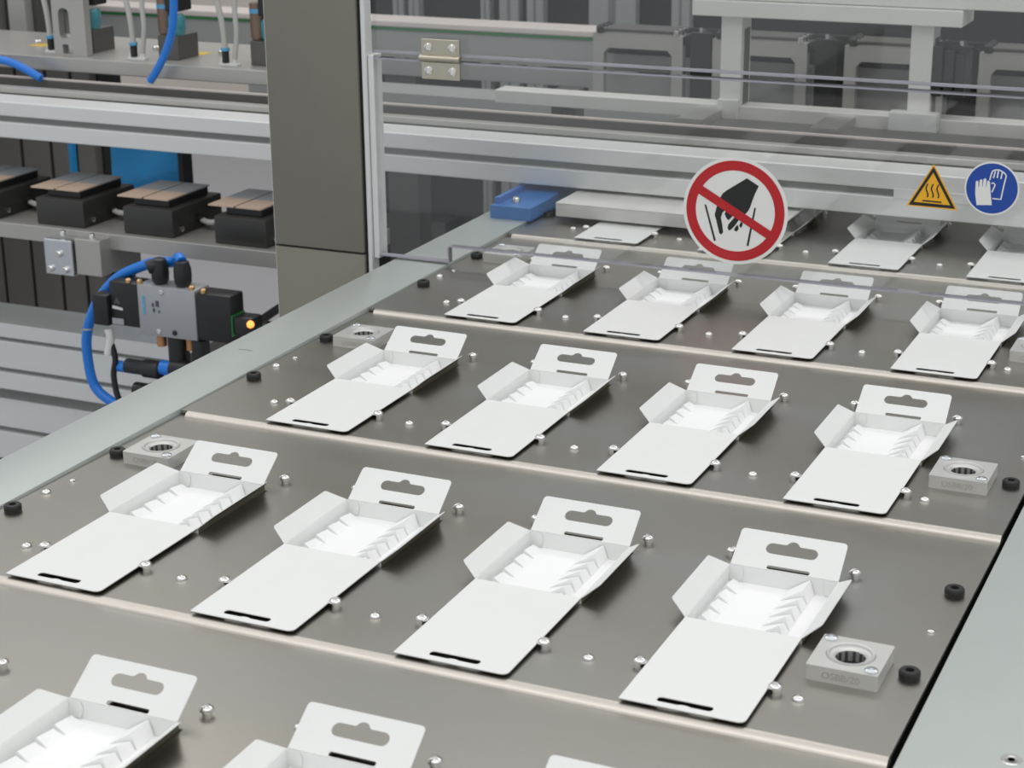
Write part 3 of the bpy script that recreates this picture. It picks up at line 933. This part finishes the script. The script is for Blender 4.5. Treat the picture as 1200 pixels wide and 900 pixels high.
def suction_unit(name, label, x, y):
    t = thing(name, label, 'cylinder', (x, y, ZT), 'pneumatic units on the deck plate')
    MB().box(0.0, 0.030, 0, 0.045, 0, 0.030, 0.001).build('unit_base', M['steel_dk'], t)
    MB().lathe([(0.009, 0.030), (0.011, 0.036), (0.011, 0.052), (0.0085, 0.056), (0, 0.056)], 18, (0.022, 0.012, 0)).build('filter_bowl', M['teal'], t, smooth=40)
    MB().lathe([(0.007, 0.030), (0.009, 0.034), (0.009, 0.075), (0, 0.075)], 18, (0.006, 0.010, 0)).build('cylinder_body', M['brown'], t, smooth=40)
    MB().cyl((0.006, 0.010, 0.0630), 0.0095, 0.005).build('blue_collar', M['print_blue'], t, smooth=40)
    MB().box(0.012, 0.034, 0.002, 0.030, 0.060, 0.090, 0.002).build('unit_head', M['black'], t)
    f = MB().box(-0.036, -0.010, -0.016, -0.006, 0, 0.003, 0.0005).build('fitting_bracket', M['white'], t)
    for k in (-0.033, -0.016):
        MB().cyl((k, -0.011, 0.003), 0.0030, 0.006, seg=12).build('fitting_post', M['white'], f, smooth=40)
    MB().cyl((-0.029, -0.011, 0.004), 0.0045, 0.014, seg=14).build('push_fitting', M['black'], t, smooth=40)
    MB().cyl((-0.029, -0.011, 0.018), 0.0056, 0.0035, seg=14).build('blue_collar', M['print_blue'], t, smooth=40)
    MB().tube([(-0.029, -0.011, 0.020), (-0.032, -0.010, 0.050), (-0.040, -0.008, 0.085), (-0.046, -0.006, 0.12)], 0.0036).build('clear_tube', M['tube'], t, smooth=60)
    MB().tube([(-0.016, -0.011, 0.008), (-0.012, -0.010, 0.040), (-0.014, -0.008, 0.07), (-0.010, -0.006, 0.12)], 0.0032).build('clear_tube', M['tube'], t, smooth=60)
    return t


suction_unit('suction_unit', 'pneumatic unit with teal bowl between the blue hose and the bracket', -0.675, 1.150)
suction_unit('suction_unit', 'pneumatic unit with teal bowl right beside the guard post', -0.540, 1.150)
suction_unit('suction_unit', 'pneumatic unit half hidden behind the slotted bracket', -0.812, 1.162)
t = thing('blue_air_hose', 'bright blue air hose hanging down from the top picture edge', 'hose', (-0.628, 1.10, 0.084))
MB().tube([(-0.027, 0.0, 0), (-0.016, 0.0, 0.014), (-0.002, 0.0, 0.036), (0.010, 0.0, 0.064), (0.0155, 0, 0.100), (0.017, 0, 0.15)], 0.0048).build('hose_run', M['blue'], t, smooth=60)
t = thing('blue_air_hose', 'short blue air hose at the left picture edge below the deck', 'hose', (-0.87, 1.095, 0.095))
MB().tube([(-0.12, 0, 0.003), (-0.03, 0, 0.004), (0.0, 0, 0.003), (0.025, 0, -0.004), (0.053, 0, -0.016)], 0.0052).build('hose_run', M['blue'], t, smooth=60)

# ------------------------------------------------------------------ conveyor with green belt edge
t = thing('belt_conveyor', 'long grey conveyor frame with a green belt edge in the background', 'conveyor', (-2.2, 1.6, 0.02))
MB().box(0, 1.965, 0, 0.05, 0, 0.066, 0.001).build('side_frame', M['paint'], t)
MB().box(0, 1.965, -0.002, 0.052, 0.066, 0.0700).build('green_edge', M['green'], t)
MB().box(0, 1.965, -0.004, 0.054, 0.0700, 0.0790, 0.002).build('belt_top', M['belt'], t)
MB().box(1.967, 3.3, -0.056, -0.052, 0.0, 0.058).build('side_cover', M['paint'], t)
MB().box(1.967, 3.3, -0.048, -0.040, 0.0, 0.096).build('dark_backing', M['dark'], t)  # black sheet added so the bracket slots look dark
for x, yy in ((0.3, 0.005), (1.6, 0.005), (2.9, -0.05)):
    MB().box(x, x + 0.05, yy, yy + 0.04, -0.97, 0).build('conveyor_leg', M['steel_dk'], t)


# bridge brackets with spindles in front of the conveyor
bl = ['left grey bridge bracket with screws above the clear guard edge', 'grey bridge bracket behind the left gantry pillar', 'grey bridge bracket behind the right gantry pillar', 'grey bridge bracket at the right picture edge']
for i, x in enumerate((-0.2305, -0.0650, 0.1080, 0.2745)):
    t = thing('bridge_bracket', bl[i], 'bracket', (x, 1.5, 0.02), 'bridge brackets in front of the conveyor')
    m = MB().sheet([(0, 0), (0.015, 0), (0.015, 0.066), (0.021, 0.073), (0.104, 0.073), (0.110, 0.066), (0.110, 0), (0.125, 0), (0.125, 0.092), (0, 0.092)], [], 0.012,
                   Matrix.Translation((0, 0.0, 0)) @ Matrix.Rotation(R(90), 4, 'X') @ Matrix.Translation((0, 0, 0)))
    m.build('front_plate', M['steel'], t)
    MB().box(0.0, 0.125, 0.0001, 0.040, 0.080, 0.0918).build('bridge_top', M['steel_dk'], t)
    for k, yy in enumerate((0.002, 0.018, 0.034)):
        MB().cyl((0.006, yy, 0.0975), 0.0028, 0.115, 'X', 12).build('spindle', M['steel_dk'], t, smooth=40)
        MB().lathe([(0.0050, 0), (0.0058, 0.003), (0.0058, 0.008), (0.003, 0.011), (0, 0.011)], 14, (0.010, yy, 0.092)).build('spindle_knob', M['black'], t, smooth=40)
        MB().lathe([(0.0040, 0), (0.0040, 0.007), (0, 0.009)], 14, (0.116, yy, 0.092)).build('spindle_end', M['chrome'], t, smooth=40)
t = thing('bracket_shelf', 'grey ledge carrying the bridge brackets', 'ledge', (-0.75, 1.47, 0.0))
MB().box(0, 1.75, 0, 0.072, 0, 0.0198, 0.001).build('shelf_board', M['paint'], t)
for x in (0.03, 1.4):
    MB().box(x, x + 0.045, 0.04, 0.085, -0.95, 0).build('shelf_leg', M['steel_dk'], t)
vl = ['black ribbed valve bank between the left bracket and left pillar', 'black ribbed valve bank between the two pillars', 'black ribbed valve bank right of the right pillar']
for i, x in enumerate((-0.098, 0.068, 0.236)):
    t = thing('valve_bank', vl[i], 'valve', (x, 1.505, 0.02), 'black valve banks')
    for k in range(5):
        MB().box(0.001 + 0.0002 * k, 0.030, 0.008 * k, 0.008 * k + 0.006, 0, 0.098 - 0.002 * k, 0.001).build('valve_slice', M['black'], t)
        MB().cyl((0.015, 0.008 * k + 0.003, 0.098 - 0.002 * k), 0.0028, 0.006, seg=12).build('slice_screw', M['zinc'], t, smooth=40)

# ------------------------------------------------------------------ transfer gantry
t = thing('transfer_gantry', 'pale grey gantry with two pillars and top bar behind the clear guard', 'gantry', (0.0, 1.2, 0.068))
MB().box(-0.235, 0.95, 0, 0.03, 0, 0.0158, 0.001).build('lower_bar', M['lightbar'], t)
MB().box(0.0135, 0.3115, -0.012, 0.05, 0.1155, 0.1330, 0.001).build('top_bar', M['lightbar'], t)
MB().box(0.0135, 0.6, -0.006, 0.044, 0.1335, 0.19, 0.001).build('top_bar', M['lightbar'], t)
for x in (0.0440, 0.2560):
    p = MB().box(x, x + 0.0240, 0, 0.035, 0.016, 0.1152, 0.001).build('pillar', M['lightbar'], t)
    MB().box(x + 0.0240, x + 0.0250, 0.010, 0.028, 0.016, 0.10).build('pillar_slot', M['steel_dk'], p)
MB().box(0.240, 0.2920, -0.016, -0.0003, 0.003, 0.0235, 0.001).build('foot_block', M['white'], t)
MB().box(0.0440, 0.0680, -0.008, -0.0003, 0.001, 0.0235, 0.001).build('foot_block', M['lightbar'], t)
for i, x in enumerate((0.281, 0.293, 0.305)):
    MB().box(x, x + 0.010, 0.0, 0.04, 0.040, 0.094 - 0.004 * i, 0.001).build('sensor_block', M['black'], t)
for x in (0.02, 0.17, 0.42):
    MB().box(x, x + 0.03, -0.060, 0.0, 0.002, 0.012).build('carrier_arm', M['steel'], t)
    MB().box(x, x + 0.03, -0.075, -0.060, -0.050, 0.012).build('carrier_arm', M['steel'], t)
for x in (-0.175, 0.88):
    MB().box(x, x + 0.03, 0.0305, 0.06, -1.018, 0.014).build('gantry_leg', M['steel_dk'], t)

# transfer tray under the cross beam
t = thing('transfer_tray', 'pale grey transfer tray reaching under the cross beam over the rear cartons', 'tray', (-0.048, 0.945, 0.0))
MB().box(0, 0.245, 0, 0.175, 0.0165, 0.0180, 0.0005).build('tray_plate', M['lightbar'], t)
MB().box(0, 0.245, 0, 0.0100, 0.0035, 0.0165, 0.0008).build('front_skirt', M['lightbar'], t)
for x in (0.078, 0.222):
    MB().box(x, x + 0.02, 0.158, 0.175, 0.0180, 0.0220).build('tray_lug', M['steel'], t)

# blue guard at the far end of the rail
t = thing('blue_rail_guard', 'blue plastic guide block on the left rail behind the clear guard', 'guide', (-0.116, 0.930, -0.0012))
MB().mesh([(0, 0, 0), (0.046, 0, 0), (0.046, 0.16, 0), (0, 0.16, 0), (0, 0, 0.0135), (0.046, 0, 0.0135), (0.046, 0.05, 0.0135), (0, 0.05, 0.0135),
           (0.0, 0.16, 0.0205), (0.046, 0.16, 0.0205)],
          [(0, 1, 2, 3), (0, 1, 5, 4), (4, 5, 6, 7), (7, 6, 9, 8), (1, 2, 9, 6, 5), (0, 3, 8, 7, 4), (2, 3, 8, 9)]).build('guide_block', M['blueguard'], t)
MB().box(0.0005, 0.006, 0.010, 0.158, 0.0135, 0.020).build('guide_rib', M['blueguard'], t)
MB().lathe([(0.0042, 0), (0.0042, 0.004), (0.0025, 0.006), (0, 0.006)], 14, (0.020, 0.022, 0.0135)).build('guide_screw', M['chrome'], t, smooth=40)

# ------------------------------------------------------------------ cabinets and frames deep in the machine
t = thing('machine_cabinet', 'black machine interior panel behind the clear guard', 'panel', (-0.92, 2.06, -0.95))
MB().box(0, 1.9, 0, 0.04, 0, 1.70).build('back_sheet', M['dark'], t)  # unseen upper part sized to darken the reflections on the plates
for i, (x0, x1, z1) in enumerate(((-0.795, -0.775, 1.7), (-0.7655, -0.7465, 1.7), (-0.632, -0.616, 1.7), (-0.598, -0.564, 1.7), (-0.549, -0.520, 1.7), (-0.44, -0.36, 1.7), (-0.30, -0.27, 1.7))):
    names = ['pale upright profile farthest left in the dark machine interior', 'second pale upright profile in the dark machine interior', 'third slim upright profile behind the hinge',
             'wide upright profile right of the hinge', 'upright profile left of the grey panel', 'broad grey upright panel behind the left bridge bracket', 'slim upright behind the left bridge bracket']
    t = thing('upright_profile', names[i], 'profile', (x0, 2.0, -0.30 if i < 2 else -0.95), 'upright profiles in the machine interior')
    MB().box(0, x1 - x0, 0, 0.02, 0, z1, 0.001).build('profile_bar', M['paint'], t)
    MB().box((x1 - x0) * 0.42, (x1 - x0) * 0.58, -0.0004, 0.0, 0, z1).build('profile_slot', M['groove'], t)
struct(MB().box(-0.83, -0.7, 1.99, 2.04, -0.33, -0.30).build('trim_2', M['steel_dk']), 'ledge carrying the pale uprights')

t = thing('left_cabinet', 'dark grey cabinet with upright seams behind the black nests', 'cabinet', (-1.6, 1.62, -0.95))
xs = [0, 0.20, 0.25, 0.31, 0.37, 0.42, 0.46]
for a, b in zip(xs[:-1], xs[1:]):
    MB().box(a + 0.003, b - 0.003, 0, 0.02, 0, 0.94, 0.002).build('cabinet_panel', M['cab'], t)
MB().box(0, 0.46, 0.02, 0.08, 0, 0.94).build('cabinet_body', M['dark'], t)
t = thing('back_panel', 'grey upright panels at the upper left behind the deck', 'panel', (-1.6, 1.40, 0.06))
for a, b in ((0, 0.30), (0.31, 0.42), (0.425, 0.47), (0.49, 0.52)):
    MB().box(a, b, 0, 0.02, 0, 0.6, 0.002).build('panel_sheet', M['steel'], t)
MB().box(0, 0.53, 0.02, 0.08, 0, 0.6).build('panel_backing', M['steel_dk'], t)
MB().box(0.1, 0.16, 0.02, 0.07, -1.01, 0).build('panel_leg', M['steel_dk'], t)

t = thing('blue_sheet', 'bright blue plastic sheet hanging behind the black nests', 'sheet', (-0.945, 1.40, -0.06))
vs, fs = [], []
nx, nz = 16, 10
for j in range(nz + 1):
    for i in range(nx + 1):
        u, w = i / nx, j / nz
        z = -0.15 * w
        fold = 0.012 * math.exp(-((w - 0.62 + 0.25 * u) / 0.08) ** 2) + 0.003 * math.sin(9 * u + 4 * w)
        vs.append((0.125 * u, -fold, z + 0.02))
off = len(vs)
vs += [(x, y + 0.002, z) for x, y, z in vs]
for j in range(nz):
    for i in range(nx):
        a = j * (nx + 1) + i
        fs.append((a, a + 1, a + nx + 2, a + nx + 1))
        fs.append((off + a, off + a + nx + 1, off + a + nx + 2, off + a + 1))
for i in range(nx):
    fs.append((i, i + 1, off + i + 1, off + i))
    b = nz * (nx + 1) + i
    fs.append((b, b + 1, off + b + 1, off + b))
for j in range(nz):
    a = j * (nx + 1)
    fs.append((a, a + nx + 1, off + a + nx + 1, off + a))
    b = a + nx
    fs.append((b, b + nx + 1, off + b + nx + 1, off + b))
MB().mesh(vs, fs).build('sheet_body', M['bluebag'], t, smooth=60)
MB().box(-0.01, 0.14, 0.003, 0.009, -0.004, 0.020).build('hanging_strip', M['seal'], t)
MB().box(0.128, 0.136, -0.02, 0.004, -0.12, 0.02).build('sheet_edge_bar', M['seal'], t)
MB().box(-0.075, -0.067, -0.004, 0.004, -0.13, 0.02).build('blue_cord', M['bluebag'], t)
MB().box(-0.08, 0.14, 0.001, 0.010, 0.020, 0.030).build('top_rod', M['steel_dk'], t)
for x in (-0.08, 0.132):
    MB().box(x, x + 0.008, 0.001, 0.22, 0.020, 0.028).build('top_rod', M['steel_dk'], t)
